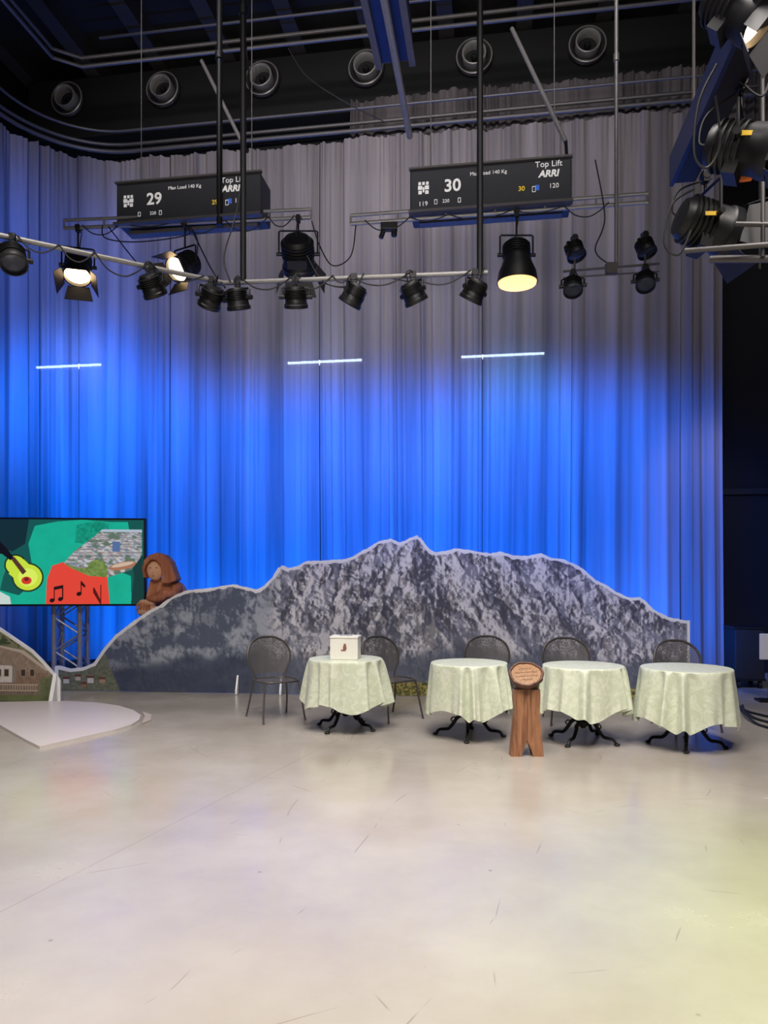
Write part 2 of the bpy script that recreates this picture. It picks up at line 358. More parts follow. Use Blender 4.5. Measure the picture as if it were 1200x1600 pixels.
# tube lights behind curtain
for x,y,w in ((107,572,108),(507,565,118),(785,555,128)):
    d=12.9 if x>200 else 13.2; c=loc(x,y,d); e=thing('tube_light','white fluorescent tube light glowing through the curtain','tube light',c,-TH,'tube lights behind the curtain')
    L=w*d/F; b=MB(); b.cyl((-L/2,0,0),(L/2,0,0),0.022); b.build('tube','tube',e)
    b=MB(); b.box((0,0.07,0),(L+0.1,0.04,0.10)); b.box((0,0.13,0),(0.06,0.1,0.06)); b.build('fitting','alud',e,False)

# ---------------- fbm noise
def fbm(x,y,oct=5,seed=0,ridge=False):
    r=np.random.default_rng(seed); tot=np.zeros_like(x); a=1; f=1; nrm=0
    for o in range(oct):
        g=r.random((128,128)); xx=(x*f)%128; yy=(y*f)%128; xi=np.floor(xx).astype(int)%128; yi=np.floor(yy).astype(int)%128
        fx=xx-np.floor(xx); fy=yy-np.floor(yy); fx=fx*fx*(3-2*fx); fy=fy*fy*(3-2*fy)
        n=(g[yi,xi]*(1-fx)+g[yi,(xi+1)%128]*fx)*(1-fy)+(g[(yi+1)%128,xi]*(1-fx)+g[(yi+1)%128,(xi+1)%128]*fx)*fy
        if ridge: n=1-np.abs(2*n-1)
        tot+=a*n; nrm+=a; a*=0.55; f*=2.03
    return tot/nrm
def lin(c): return np.array(s2l(c))
def inpoly(X,Y,poly):
    ins=np.zeros(X.shape,bool); n=len(poly)
    for i in range(n):
        x1,y1=poly[i]; x2,y2=poly[(i+1)%n]
        if y1==y2: continue
        c=((y1>Y)!=(y2>Y))&(X<(x2-x1)*(Y-y1)/(y2-y1)+x1); ins^=c
    return ins
def painted_grid(name,PX,PY,Cc,m,posf,parent,label=None):
    nr,nc=PX.shape; vs=[tuple(posf(PX[i,j],PY[i,j])) for i in range(nr) for j in range(nc)]
    idx=np.arange(nr*nc).reshape(nr,nc); f=np.stack([idx[:-1,:-1],idx[:-1,1:],idx[1:,1:],idx[1:,:-1]],-1).reshape(-1,4)
    me=bpy.data.meshes.new(name); me.from_pydata(vs,[],f.tolist()); me.update()
    at=me.color_attributes.new('Col','FLOAT_COLOR','POINT'); cc=np.concatenate([Cc.reshape(-1,3),np.ones((nr*nc,1))],1).astype(np.float32)
    at.data.foreach_set('color',cc.ravel()); me.materials.append(M[m])
    o=bpy.data.objects.new(name,me); COL.objects.link(o); o.parent=parent
    if label: o['label']=label
    return o

# ---------------- mountain cutout
prof=[(92,1046),(110,1050),(130,1048),(150,1040),(165,1018),(185,995),(215,972),(235,958),(252,950),(270,937),(290,928),(330,924),(365,918),(400,927),(415,920),(430,905),(440,888),(450,893),(465,890),(480,882),(510,881),(535,880),(552,875),(565,866),(575,862),(590,852),(610,847),(625,854),(640,846),(652,842),(662,856),(670,864),(680,868),(700,866),(712,862),(740,866),(765,870),(782,867),(805,874),(825,874),(845,870),(862,877),(880,879),(905,890),(930,912),(945,918),(960,929),(985,940),(1000,938),(1020,958),(1045,970),(1073,975)]
prof=np.array(prof,float)
def mbase(x): return 1080+(x-190)*8/470
def md(x): return 1840.0/(mbase(x)-HY)
nc=1100; nr=250; cx=np.linspace(92,1073,nc)
top=np.interp(cx,prof[:,0],prof[:,1]); top=top+(fbm(cx*0.12,cx*0+3,4,9)-0.5)*6*np.clip((cx-150)/60,0,1)
T=np.linspace(0,1,nr)[:,None]; PX=np.repeat(cx[None,:],nr,0); bot=mbase(cx)-0.5
PY=bot[None,:]*(1-T)+top[None,:]*T
ridges=[([(652,842),(640,885),(662,930),(690,990),(740,1040)],62),([(610,847),(572,895),(550,950),(530,1000)],48),([(640,885),(605,930),(590,990)],42),([(440,888),(425,930),(450,975)],38),([(712,862),(735,910),(775,965),(830,1030)],46),
 ([(782,867),(800,910),(850,950),(900,1000)],42),([(845,870),(885,920),(930,960),(980,1010)],42),([(930,912),(965,950),(1030,1010)],34),([(365,918),(350,950),(310,1000),(260,1040)],34),([(290,928),(240,980),(190,1040)],30),([(510,881),(495,925),(475,970)],34)]
Hh=np.full(PX.shape,-1e3)
wx=PX+ (fbm(PX*0.035,PY*0.035,4,21)-0.5)*50; wy=PY+(fbm(PX*0.035,PY*0.035,4,22)-0.5)*40
for poly,A in ridges:
    n=len(poly)-1
    for i in range(n):
        ax,ay=poly[i]; bx,by=poly[i+1]; dx,dy=bx-ax,by-ay; t=np.clip(((wx-ax)*dx+(wy-ay)*dy)/(dx*dx+dy*dy),0,1)
        dist=np.hypot(wx-ax-t*dx,wy-ay-t*dy); h=A*(1-(i+t)/n*0.6)-dist*0.8
        # small side spurs running off each ridge
        h=h+4.5*np.sin((wy-ay)*0.22+i*1.3+ax*.05)*np.clip(dist/18,0,1)
        Hh=np.maximum(Hh,h)
Hh=np.maximum(Hh,-30)
Hs=Hh+16*fbm(PX*0.04,PY*0.025,3,31,True)
Hd=Hs+7*fbm(PX*0.12,PY*0.08,4,32,True)
def grads(H): return np.gradient(H,axis=1)/np.gradient(PX,axis=1), np.gradient(H,axis=0)/(np.gradient(PY,axis=0))
gx,gy=grads(Hd); gxs,gys=grads(Hs)
shade=1/(1+np.exp(-(gx*0.8-gy*0.3)*1.6)); shs=1/(1+np.exp(-(gxs*1.1-gys*0.3)*3.2))
light=np.clip(0.7*shs+0.3*shade,0,1)
ang=np.where(PX>650,0.55,-0.5); sxc=PX-(PY-900)*ang
streak=fbm(sxc*0.13,PY*0.04,4,71)*0.6+fbm(PX*0.26,PY*0.2,3,72)*0.4
region=fbm(PX*0.018,PY*0.022,3,73)
cen=np.exp(-((PX-640)/65)**2-((PY-935)/65)**2)
snowf=np.exp(-((PX-495)/52)**2-((PY-930)/32)**2)+np.exp(-((PX-722)/20)**2-((PY-905)/40)**2)+.7*np.exp(-((PX-830)/24)**2-((PY-900)/26)**2)+.8*np.exp(-((PX-905)/30)**2-((PY-930)/26)**2)+.6*np.exp(-((PX-570)/16)**2-((PY-892)/24)**2)
rock=np.clip(((streak-0.50)*7+0.7*(0.5-light)+1.6*(region-.5)+0.45*cen-0.9*snowf)*1.0+0.40,0,1)
snowv=np.stack([np.interp(light,[0,.5,1],[lin(c)[k] for c in ((128,130,150),(178,178,192),(238,236,240))]) for k in range(3)],-1)
rockv=np.stack([np.interp(light,[0,.5,1],[lin(c)[k] for c in ((64,66,82),(92,92,104),(138,134,138))]) for k in range(3)],-1)
C=snowv+(rockv-snowv)*(rock*.9)[...,None]
hz=np.clip(1-np.abs(PY-996)/32,0,1)*np.clip((fbm(PX*0.012,PY*0.03,3,61)-0.3)*2,0,1)*0.5; C=C+(lin((150,154,172))-C)*hz[...,None]
yl=1024+10*np.sin(PX/70)+16*(fbm(PX*0.02,PX*0+2,4,5)-0.5)*2+np.clip((PX-700)/370,0,1)*-4
low=1/(1+np.exp(-(PY-yl)/3.5))
fo=lin((72,80,100))+ (lin((106,114,134))-lin((72,80,100)))*fbm(PX*0.035,PY*0.06,4,51)[...,None]
C=C+(fo-C)*(low*0.92)[...,None]
hl0=fbm(PX*0.03+PY*0.02,PY*0.05,5,55); hl=lin((86,96,116))+(lin((166,172,186))-lin((86,96,116)))*np.clip((hl0-.42)*3.0+(light-.5)*.8,0,1)[...,None]
le=1/(1+np.exp((PX-(430-(PY-930)*0.1)-14*(hl0-.5))/7))
C=C+(hl-C)*(le)[...,None]
yh=1036-(PX-200)*0.10+22*(fbm(PX*0.03,PX*0+9,3,57)-.5)
dk=le*(1/(1+np.exp(-(PY-yh)/3.0))); dc=lin((52,60,82))+(lin((74,84,106))-lin((52,60,82)))*fbm(PX*0.06,PY*0.1,4,58)[...,None]
C=C+(dc-C)*(dk*.93)[...,None]
gr=np.clip((PY-(mbase(PX)-20-20*(fbm(PX*0.05,PY*0,3,88)-.3)))/4,0,1)*np.clip((PX-585)/30,0,1)
gn=fbm(PX*0.5,PY*0.4,3,90); gc=lin((70,78,44))+(lin((190,172,96))-lin((70,78,44)))*np.clip((gn-.35)*2.4,0,1)[...,None]; C=C+(gc-C)*gr[...,None]
lw=np.clip((188-PX+(PY-1075)*0.4)/4,0,1); gc2=lin((84,94,66))+(lin((140,142,128))-lin((84,94,66)))*fbm(PX*0.25,PY*0.25,3,92)[...,None]
C=C+(gc2-C)*lw[...,None]
for hx,hy,w,h,c in ((104,1064,9,7,(210,208,205)),(122,1060,8,6,(200,190,182)),(142,1063,10,8,(216,216,216)),(160,1064,9,6,(180,150,130)),(132,1071,7,5,(160,120,100))):
    C[(abs(PX-hx)<w/2)&(abs(PY-hy)<h/2)]=lin(c); C[(abs(PX-hx)<w/2+1)&(abs(PY-hy+h/2+1.5)<1.8)]=lin((110,66,54))
mt=thing('mountain_cutout','large snowy mountain photo cutout panel with white outline','cutout panel',(0,0,0))
def mp1(off):
    def f(x,y):
        d=md(x); p=Vector(((x-600)*d/F,d,max(0.005,HC-(y-HY)*d/F))); return p+Vector((-0.05,-1,0))*off
    return f
painted_grid('printed_picture',PX,PY,C,'print',mp1(0.012),mt,'printed snowy mountain landscape')
ex=np.linspace(85.5,1078,500); et=np.interp(ex,prof[:,0],prof[:,1]-5.5)
et=np.minimum(et,np.minimum(np.interp(ex+5,prof[:,0],prof[:,1]-2.5),np.interp(ex-5,prof[:,0],prof[:,1]-2.5)))+(fbm(ex*0.2,ex*0,3,12)-.5)*2
b=MB(); g=mp1(0.0); n=len(ex); fr=[g(x,y) for x,y in zip(ex,et)]; fb=[g(x,mbase(x)) for x in ex]
bk=Vector((0,0.03,0)); vs=fr+fb+[p+bk for p in fr]+[p+bk for p in fb]; fs=[]
for i in range(n-1): fs+=[(n+i,n+i+1,i+1,i),(2*n+i,2*n+i+1,3*n+i+1,3*n+i),(i,i+1,2*n+i+1,2*n+i)]
fs+=[(0,2*n,3*n,n),(n-1,2*n-1,4*n-1,3*n-1)]
b.add(vs,fs); b.build('backing_board','white',mt,False)
for x in (372,440,1000):
    p=mp1(0.02)(x,mbase(x)); b=MB(); w=0.012; q=p+Vector((0,-0.002,0))
    b.prism([q+Vector((-w,0,0)),q+Vector((-w,-0.12,0)),q+Vector((-w,-0.12,0.05)),q+Vector((-w,0,0.25))],(2*w,0,0)); b.build('support_foot','white',mt,False)

# ---------------- village cutout
vt=thing('village_cutout','printed alpine chalet village cutout with white outline','cutout panel')
vp=np.array([(-60,950),(-30,968),(0,986),(25,1003),(50,1020),(66,1036),(80,1052),(90,1062)],float)
dv_=9.65
nc=300;nr=220; cx=np.linspace(-60,88,nc); tp=np.interp(cx,vp[:,0],vp[:,1]); T=np.linspace(0,1,nr)[:,None]; PX2=np.repeat(cx[None],nr,0); PY2=(1095.)*(1-T)+tp[None]*T
nf=fbm(PX2*.12,PY2*.12,5,3)[...,None]
C2=lin((92,98,70))+(lin((160,156,120))-lin((92,98,70)))*nf
def paint(poly,c,CC,X,Y,tex=None):
    k=inpoly(X,Y,poly); col=lin(c)
    CC[k]=col if tex is None else col*(0.6+0.8*tex[k][:,None])
tx=fbm(PX2*.6,PY2*.2,4,4)
tr_=fbm(PX2*.2,PY2*.2,4,14)>.55; C2[tr_&(PY2<1012)]=lin((70,84,60))
paint([(-60,1000),(0,1008),(38,1016),(76,1046),(80,1056),(40,1058),(-60,1046)],(158,138,122),C2,PX2,PY2,tx)
paint([(0,1008),(38,1016),(76,1046),(74,1049),(34,1020),(0,1011)],(204,190,176),C2,PX2,PY2)
paint([(-60,1040),(62,1052),(62,1092),(-60,1092)],(134,118,106),C2,PX2,PY2,tx)
paint([(-60,1036),(20,1040),(20,1066),(-60,1066)],(215,208,202),C2,PX2,PY2,0.4+.4*tx)
paint([(20,1044),(30,1050),(30,1066),(20,1066)],(150,140,132),C2,PX2,PY2)
paint([(26,1048),(76,1052),(60,1072),(26,1070)],(146,122,102),C2,PX2,PY2,tx)
for wx_ in (-20,-4,8,34,48):
    paint([(wx_-1,1045),(wx_+7,1045),(wx_+7,1057),(wx_-1,1057)],(170,150,130),C2,PX2,PY2); paint([(wx_,1046),(wx_+6,1046),(wx_+6,1056),(wx_,1056)],(64,56,54),C2,PX2,PY2)
for k_ in range(-60,60,4): paint([(k_,1069),(k_+1.2,1069),(k_+1.2,1077),(k_,1077)],(196,176,154),C2,PX2,PY2)
paint([(-60,1067),(60,1069),(60,1071),(-60,1069)],(200,180,158),C2,PX2,PY2)
paint([(-60,1077),(60,1078),(60,1080),(-60,1079)],(200,180,158),C2,PX2,PY2)
paint([(-60,1086),(88,1086),(88,1096),(-60,1096)],(114,124,80),C2,PX2,PY2,nf[...,0])
paint([(64,1058),(90,1062),(90,1096),(64,1096)],(110,118,84),C2,PX2,PY2,nf[...,0])
painted_grid('printed_picture',PX2,PY2,C2,'print',lambda x,y: Vector(((x-600)*dv_/F,dv_-0.015,max(.004,HC-(y-HY)*dv_/F))),vt)
b=MB(); P=[(-60,1096.3)]+[(a,c-5) for a,c in vp]+[(94,1064),(94,1096.3)]
b.prism([Vector(((x-600)*dv_/F,dv_,max(0,HC-(y-HY)*dv_/F))) for x,y in P],(0,0.03,0)); b.build('backing_board','white',vt,False)
b=MB(); x0=(84-600)*dv_/F
b.prism([Vector((x0,dv_-.02,0)),Vector((x0,dv_-.16,0)),Vector((x0,dv_-.14,.06)),Vector((x0,dv_-.02,.36))],(0.05,0,0)); b.build('support_foot','white',vt,False)

# ---------------- monitor
mon=thing('display_screen','wide flat display showing a colourful collage picture','screen')
D0=10.62
def mpos(x,y):
    t=(x+22)/249; d=D0-0.10+t*0.2; yy=y; return Vector(((x-600)*d/F,d,HC-(y-HY)*D0/F))
nc=480;nr=270; cx=np.linspace(-20,225,nc); T=np.linspace(0,1,nr)[:,None]; X3=np.repeat(cx[None],nr,0); Y3=(944.)*(1-T)+812.*T+0*X3
C3=np.zeros(X3.shape+(3,))+lin((20,86,80))
n1=fbm(X3*.06,Y3*.06,4,8)
teal=(22,172,144)
paint([(-20,925),(0,922),(30,930),(60,905),(50,880),(45,850),(55,822),(90,815),(130,812),(170,815),(200,815),(205,840),(180,890),(205,900),(206,944),(-20,944)],teal,C3,X3,Y3,0.35+0.3*n1)
paint([(-20,860),(12,858),(14,880),(6,900),(0,925),(-20,925)],(28,140,118),C3,X3,Y3)
paint([(-20,812),(46,812),(40,850),(20,862),(-20,850)],(16,44,50),C3,X3,Y3)
paint([(205,868),(225,868),(225,944),(205,944),(210,900)],(18,60,58),C3,X3,Y3)
k=inpoly(X3,Y3,[(120,820),(150,814),(170,818),(172,836),(140,850),(118,848)]); C3[k]=(lin((10,110,90))+(lin((24,170,140))-lin((10,110,90)))*fbm(X3*.3,Y3*.3,3,2)[...,None])[k]
def ellm(cx_,cy_,a,b_,ang=0):
    c,s=math.cos(ang),math.sin(ang); x=(X3-cx_)*c+(Y3-cy_)*s; y=-(X3-cx_)*s+(Y3-cy_)*c; return (x/a)**2+(y/b_)**2<1
paint([(74,905),(82,884),(100,878),(118,890),(140,900),(168,900),(172,944),(72,944)],(226,70,54),C3,X3,Y3)
k=inpoly(X3,Y3,[(100,880),(118,860),(148,838),(160,827),(222,827),(222,868),(206,890),(170,902),(140,900),(112,888)])
rowh=2.2+ (Y3-826)*0.03; ri=np.floor((Y3-826)/rowh).astype(int); cxx=(X3+ri*1.7+(Y3-826)*.4)/(3.4+(Y3-826)*.035); ci=np.floor(cxx).astype(int)
hsh=((ri*73856093)^(ci*19349663))%997/997.0; h2=((ri*83492791)^(ci*2971215))%991/991.0
cc=lin((128,134,146))+(lin((206,202,200))-lin((128,134,146)))*hsh[...,None]
roof=((Y3-826)/rowh-ri)<.4; rc=np.where((h2>.7)[...,None],lin((160,118,104)),lin((112,118,132))); cc=np.where((roof&(h2>.35))[...,None],rc,cc)
tm=np.clip((fbm(X3*.12,Y3*.2,4,67)-.5)*9,0,1)[...,None]; cc=cc+(lin((74,100,66))-cc)*tm
cc=cc*0.8+0.2*lin((150,158,172)); C3[k]=cc[k]
k2=k&(((Y3>884+4*np.sin(X3/9))&(X3<168))|ellm(152,884,14,9)); gt=fbm(X3*.25,Y3*.3,4,68)[...,None]; C3[k2]=(lin((54,92,42))+(lin((146,164,90))-lin((54,92,42)))*gt)[k2]
k3=k&ellm(192,884,22,6,-.2); C3[k3]=lin((168,114,88)); C3[k&ellm(192,882,18,3,-.2)]=lin((204,182,162))
C3[k&(Y3<831)]=lin((176,190,208)); kk=k&(X3>176)&(X3<188)&(Y3>846)&(Y3<862); C3[kk]=lin((84,110,160))
def guitar(dx,c):
    m=ellm(44,902,23+dx,21+dx)|ellm(25,883,16+dx,15+dx)|inpoly(X3,Y3,[(14,896),(38,874),(52,888),(28,908)]); C3[m]=lin(c)
guitar(1.8,(30,50,28)); guitar(-.8,(200,226,62)); 
C3[ellm(44,902,15,14)]=lin((220,240,96)); C3[ellm(42,907,8,6)]=lin((210,60,40)); C3[ellm(42,905,3.5,3)]=lin((110,30,30))
paint([(18,874),(23,870),(42,893),(36,898)],(84,52,36),C3,X3,Y3); paint([(-20,846),(-4,842),(12,858),(22,871),(17,876),(4,866),(-20,862)],(14,12,14),C3,X3,Y3)
def note(x,y,two):
    C3[ellm(x,y,4,3.2,-.3)]=lin((30,14,12)); paint([(x+2.6,y-20),(x+4.2,y-20),(x+4.2,y),(x+2.6,y)],(30,14,12),C3,X3,Y3)
    if two:
        C3[ellm(x+13,y-2,4,3.2,-.3)]=lin((30,14,12)); paint([(x+15.6,y-22),(x+17.2,y-22),(x+17.2,y-2),(x+15.6,y-2)],(30,14,12),C3,X3,Y3); paint([(x+2.6,y-21),(x+17.2,y-24),(x+17.2,y-19),(x+2.6,y-16)],(30,14,12),C3,X3,Y3)
    else: paint([(x+4,y-20),(x+10,y-13),(x+9,y-9),(x+4,y-14)],(30,14,12),C3,X3,Y3)
note(82,938,True); note(124,928,False)
paint([(146,918),(148,918),(157,936),(157,914),(159,914),(159,944),(157,944),(146,926)],(90,20,16),C3,X3,Y3)
paint([(-20,930),(0,924),(16,932),(18,944),(-20,944)],(200,215,210),C3,X3,Y3)
painted_grid('picture',X3,Y3,C3,'screen',lambda x,y:mpos(x,y)+Vector((0,-0.012,0)),mon,'collage with guitar, music notes and city photo')
b=MB(); b.prism([mpos(-22,947),mpos(227,947),mpos(227,809),mpos(-22,809)],(0,0.07,0)); b.build('screen_housing','black',mon,False)
b=MB(); c=mpos(95,900); b.box(c+Vector((0,0.12,-0.1)),(0.6,0.1,0.5)); b.build('bracket','alud',mon,False)
tr=thing('truss_stand','silver lattice truss stand carrying the display','truss stand',Vector((mpos(95,900).x,D0+0.34,0)))
W=0.19; Ht=HC-(880-HY)*D0/F
b=MB()
for sx in(-1,1):
    for sy in(-1,1): b.cyl((sx*W,sy*0.14,0.02),(sx*W,sy*0.14,Ht),0.036)
b.build('chord','nozr',tr)
b=MB(); k=7
for sy in (-1,1):
    for i in range(k):
        z0=0.05+i*(Ht-.1)/k; z1=0.05+(i+1)*(Ht-.1)/k; s_=1 if i%2 else -1; b.cyl((s_*W,sy*.14,z0),(-s_*W,sy*.14,z1),0.014,n=8)
for sx in (-1,1):
    for i in range(k):
        z0=0.05+i*(Ht-.1)/k; z1=0.05+(i+1)*(Ht-.1)/k; s_=1 if i%2 else -1; b.cyl((sx*W,s_*.14,z0),(sx*W,-s_*.14,z1),0.014,n=8)
b.build('lacing','nozr',tr)
b=MB(); b.box((0,0,0.012),(0.6,0.5,0.024)); b.build('base_plate','alud',tr,False)

# ---------------- carved statue
st=thing('wooden_statue','warm brown carved wooden hooded figure leaning over the panel edge','statue',Vector((0,0,0)))
sd=10.78; U=sd/F
def sp(x,y,o=0): return loc(x,y,sd)+Vector((0,o,0))
def soft(name,polys,els,m,vox=0.012,it=8):
    b=MB()
    for poly,o0,th in polys: b.prism([sp(x,y,o0) for x,y in poly],(0,th,0))
    for x,y,rx,rz,ry,o in els: b.ell(sp(x,y,o),(rx*U,ry,rz*U))
    ob=b.build(name,m,st,angle=180); r=ob.modifiers.new('Remesh','REMESH'); r.mode='VOXEL'; r.voxel_size=vox; r.use_smooth_shade=True
    s=ob.modifiers.new('Smooth','SMOOTH'); s.iterations=it; return ob
soft('robe',[([(236,906),(256,902),(272,905),(284,913),(291,925),(290,944),(286,1000),(286,1079),(240,1079),(238,1000),(230,965),(230,930)],-.06,.2)],
     [(262,924,18,16,.06,-.06)],'carv')
soft('veil',[([(231,902),(229,888),(232,876),(240,868),(252,864),(264,868),(273,878),(278,892),(283,906),(270,912),(258,910),(260,898),(258,885),(251,876),(243,875),(236,882),(233,892),(236,904)],-.22,.26)],
     [(250,878,16,10,.10,-.02)],'carvv',it=3)
soft('face',[],[(246.5,891,13,16,.06,-.13)],'carvl',0.008,3)
b=MB(); b.prism([sp(245,887,-.185),sp(246.8,895,-.203),sp(243.2,895,-.203)],(0,.04,0)); b.build('nose','carvl',st)
for x in (241,250.5):
    b=MB(); b.ell(sp(x,887.5,-.182),(.018,.012,.005)); b.build('eye','carvd',st)
b=MB(); b.ell(sp(245.5,900,-.176),(.024,.012,.004)); b.build('mouth','carvd',st)
soft('sleeve',[],[(266,928,17,8,.07,-.12),(248,935,15,7,.07,-.15),(278,920,10,11,.08,-.08)],'carvv',it=4)
soft('hand',[],[(228,944,8,8,.05,-.12),(239,941,10,7,.05,-.14),(228,955,10,7,.06,-.12),(242,952,11,7,.06,-.12)],'carvl',.008,4)
for i in range(5):
    b=MB(); b.tube([sp(222+i*4.5,940+abs(i-2),-.16),sp(220.5+i*4.6,946,-.182),sp(221+i*4.5,952,-.17)],0.015,6,3); b.build('finger','carv',st)

# ---------------- stage platform
out=[(-80,1104),(-20,1101),(60,1099),(110,1099),(150,1101),(185,1106),(208,1113),(220,1121),(218,1128),(205,1136),(180,1144),(140,1153),(62,1171),(40,1160),(0,1137),(-80,1100+20)]
b=MB(); 
b.prism([flo(x,y+0) for x,y in out],(0,0,0.03)); stg=b.build('stage_platform','stage',smooth=False); tag(stg,'low off-white rounded stage platform with pointed corner','platform')
b=MB(); b.prism([flo(222,1114),flo(237,1119),flo(236,1127),flo(222,1133),flo(226,1122)],(0,0,0.02)); o=b.build('ramp_strip','edge',smooth=False); tag(o,'small beige ramp strip at the platform edge','ramp')

# ---------------- tables
def table(cx_,cyb,rt,zhem,seed,lab,rot):
    r=random.Random(seed); p=flo(cx_,cyb)
    e=thing('round_table','round bistro table with black curved iron legs under a cloth','table',p,rot,'round bistro tables')
    b=MB(); b.lathe([(0,0.722),(rt-.01,0.722),(rt,0.728),(rt,0.742),(rt-.01,0.748),(0,0.748)],48); b.build('table_top','wtop',e)
    b=MB(); b.lathe([(0.0,.13),(.02,.13),(.045,.155),(.05,.19),(.03,.215),(.028,.24),(.045,.26),(.026,.3),(.024,.6),(.05,.68),(.12,.715),(0,.72)],16); b.build('pedestal','iron',e)
    for k in range(4):
        a=k*math.pi/2+math.pi/4; c,s=math.cos(a),math.sin(a)
        b=MB(); b.tube([(c*q,s*q,z) for q,z in ((.02,.17),(.07,.205),(.12,.185),(.165,.12),(.21,.07),(.26,.062),(.305,.055),(.335,.022))],[.021,.014],8,5)
        b.ell((c*.345,s*.345,.014),(.03,.03,.014),10,6); b.tube([(c*q,s*q,z) for q,z in ((.12,.18),(.16,.19),(.185,.165),(.17,.145),(.155,.155))],.007,6,4); b.build('leg','iron',e)
    t=thing('tablecloth',lab,'tablecloth',p,rot,'pale green tablecloths')
    N=288; rings=[]
    for q in (0,.3,.6,.85,.97): rings.append(('t',q))
    for q in np.linspace(0,1,24): rings.append(('s',q))
    ph=[r.uniform(0,6.28) for _ in range(6)]; vs=[]
    for kind,q in rings:
        for i in range(N):
            a=2*math.pi*i/N
            if kind=='t': rr=rt*q; z=.7525+0.001*math.sin(a*7)
            else:
                qd=max(0,(q-.08)/.92)
                warp=a+0.13*math.sin(3*a+ph[0])+.10*math.sin(5*a+ph[1])+.05*qd*math.sin(4*a+ph[3])
                fold=math.cos(12*warp+ph[2]); fold=math.copysign(abs(fold)**.8,fold)+.35*math.cos(20*warp+ph[3])+.2*qd*math.cos(31*warp+ph[1])
                fold*=.8+.5*math.sin(2*a+ph[4])
                hem=zhem+.045*math.cos(4*a+ph[4])+.024*fold
                if q<.08: rr=rt+.008*math.sin(q/.08*math.pi/2); z=.7525-.006*q/.08
                else:
                    qq=qd; rr=rt+.010+qq*.04+.050*qq**.5*fold+.014*qq*math.sin(2*a+ph[5]); z=.745-(.745-hem)*qq
            vs.append((rr*math.cos(a),rr*math.sin(a),z))
    fs=[]
    for k in range(len(rings)-1):
        for i in range(N):
            j=(i+1)%N
            if k==0: fs.append((0,N+i,N+j)) 
            else: fs.append((k*N+i,(k+1)*N+i,(k+1)*N+j,k*N+j))
    b=MB(); b.add(vs,fs); o=b.build('cloth','cloth',t,angle=180)
    return e
table(540,1138,.385,.26,1,'pale green patterned tablecloth under a white box',.25)
table(733,1150,.38,.27,2,'pale green patterned tablecloth draped in folds',.6)
table(911,1158,.385,.31,3,'pale green patterned tablecloth beside the wooden stand',.1)
table(1072,1165,.41,.24,4,'pale green patterned tablecloth on the end table',.4)

# ---------------- chairs
def chair(p,rz,lab):
    e=thing('garden_chair',lab,'chair',p,rz,'perforated metal chairs')
    n=14; vs=[];fs=[]
    for i in range(n+1):
        for j in range(n+1):
            x=-1+2*i/n; y=-1+2*j/n; 
            X=x*math.sqrt(1-y*y/2.6)*.25; Y=y*math.sqrt(1-x*x/2.6)*.24
            vs.append((X,Y,.445-.02*(1-x*x)*(1-y*y)-(.012 if y<-.9 else 0)))
    for i in range(n):
        for j in range(n): a=i*(n+1)+j; fs.append((a,a+n+1,a+n+2,a+1))
    b=MB(); b.add(vs,fs); b.build('seat','mesh',e,angle=180)
    rim=[]
    for k in range(36):
        a=2*math.pi*k/36; c,s=math.cos(a),math.sin(a); q=(abs(c)**3.2+abs(s)**3.2)**(-1/3.2); rim.append((c*q*.235,s*q*.225,.445))
    b=MB(); b.tube(rim,.012,8,closed=True); b.build('seat_frame','chairt',e)
    def bp(x,z): return Vector((x,.20+ (z-.45)*.22 - (x/.26)**2*.05, z))
    hoop=[(-.17,.43),(-.2,.52),(-.255,.64),(-.262,.74),(-.22,.84),(-.12,.905),(0,.92),(.12,.905),(.22,.84),(.262,.74),(.255,.64),(.2,.52),(.17,.43)]
    b=MB(); b.tube([bp(*q) for q in hoop],.013,8,5); b.build('back_frame','chairt',e)
    hz=np.array([(h[1],abs(h[0])) for h in hoop[:7]]); vs=[];fs=[]; nz=16;nx=12
    for i in range(nz+1):
        z=.50+(.918-.50)*i/nz; w=np.interp(z,hz[:,0],hz[:,1])
        for j in range(nx+1): vs.append(bp((-1+2*j/nx)*w,z))
    for i in range(nz):
        for j in range(nx): a=i*(nx+1)+j; fs.append((a,a+1,a+nx+2,a+nx+1))
    b=MB(); b.add(vs,fs); b.build('backrest','mesh',e,angle=180)
    for sx,sy in((-1,-1),(1,-1),(-1,1),(1,1)):
        b=MB(); b.tube([(sx*.2,sy*.19,.44),(sx*.225,sy*.215,.25),(sx*.25,sy*(.26 if sy<0 else .29),.01)],[.012,.011],8,4); b.ell((sx*.25,sy*(.26 if sy<0 else .29),.01),(.016,.016,.01),8,6); b.build('leg','chairt',e)
def fl2(x,d): return Vector(((x-600)*d/F,d,0))
chair(fl2(431,8.45),math.radians(30),'perforated grey metal chair standing clear of the tables')
chair(fl2(612,8.5),math.radians(38),'perforated grey metal chair turned sideways behind the boxed table')
chair(fl2(766,8.50),math.radians(2),'perforated grey metal chair tucked behind a clothed table')
chair(fl2(890,8.25),math.radians(-3),'perforated grey metal chair tucked behind a clothed table')
chair(fl2(1073,7.9),math.radians(5),'perforated grey metal chair tucked behind the end table')

# ---------------- white box
p=fl2(540,7.85); p.z=.7545
e=thing('ballot_box','white cardboard box with a small printed emblem','box',p,math.radians(-6))
b=MB(); b.box((0,0,.112),(.295,.24,.224)); b.build('box_body','box',e,False,bevel=.006)
b=MB(); b.box((0,0,.234),(.305,.25,.022)); b.build('lid','box',e,False,bevel=.005)
b=MB(); b.box((0,0,.2465),(.14,.014,.003)); b.build('slot','blackm',e,False)
b=MB(); b.ell((.01,-.121,.150),(.014,.003,.02)); b.box((.01,-.121,.122),(.036,.004,.035)); b.box((-.005,-.121,.098),(.05,.004,.014)); b.build('emblem','red',e)

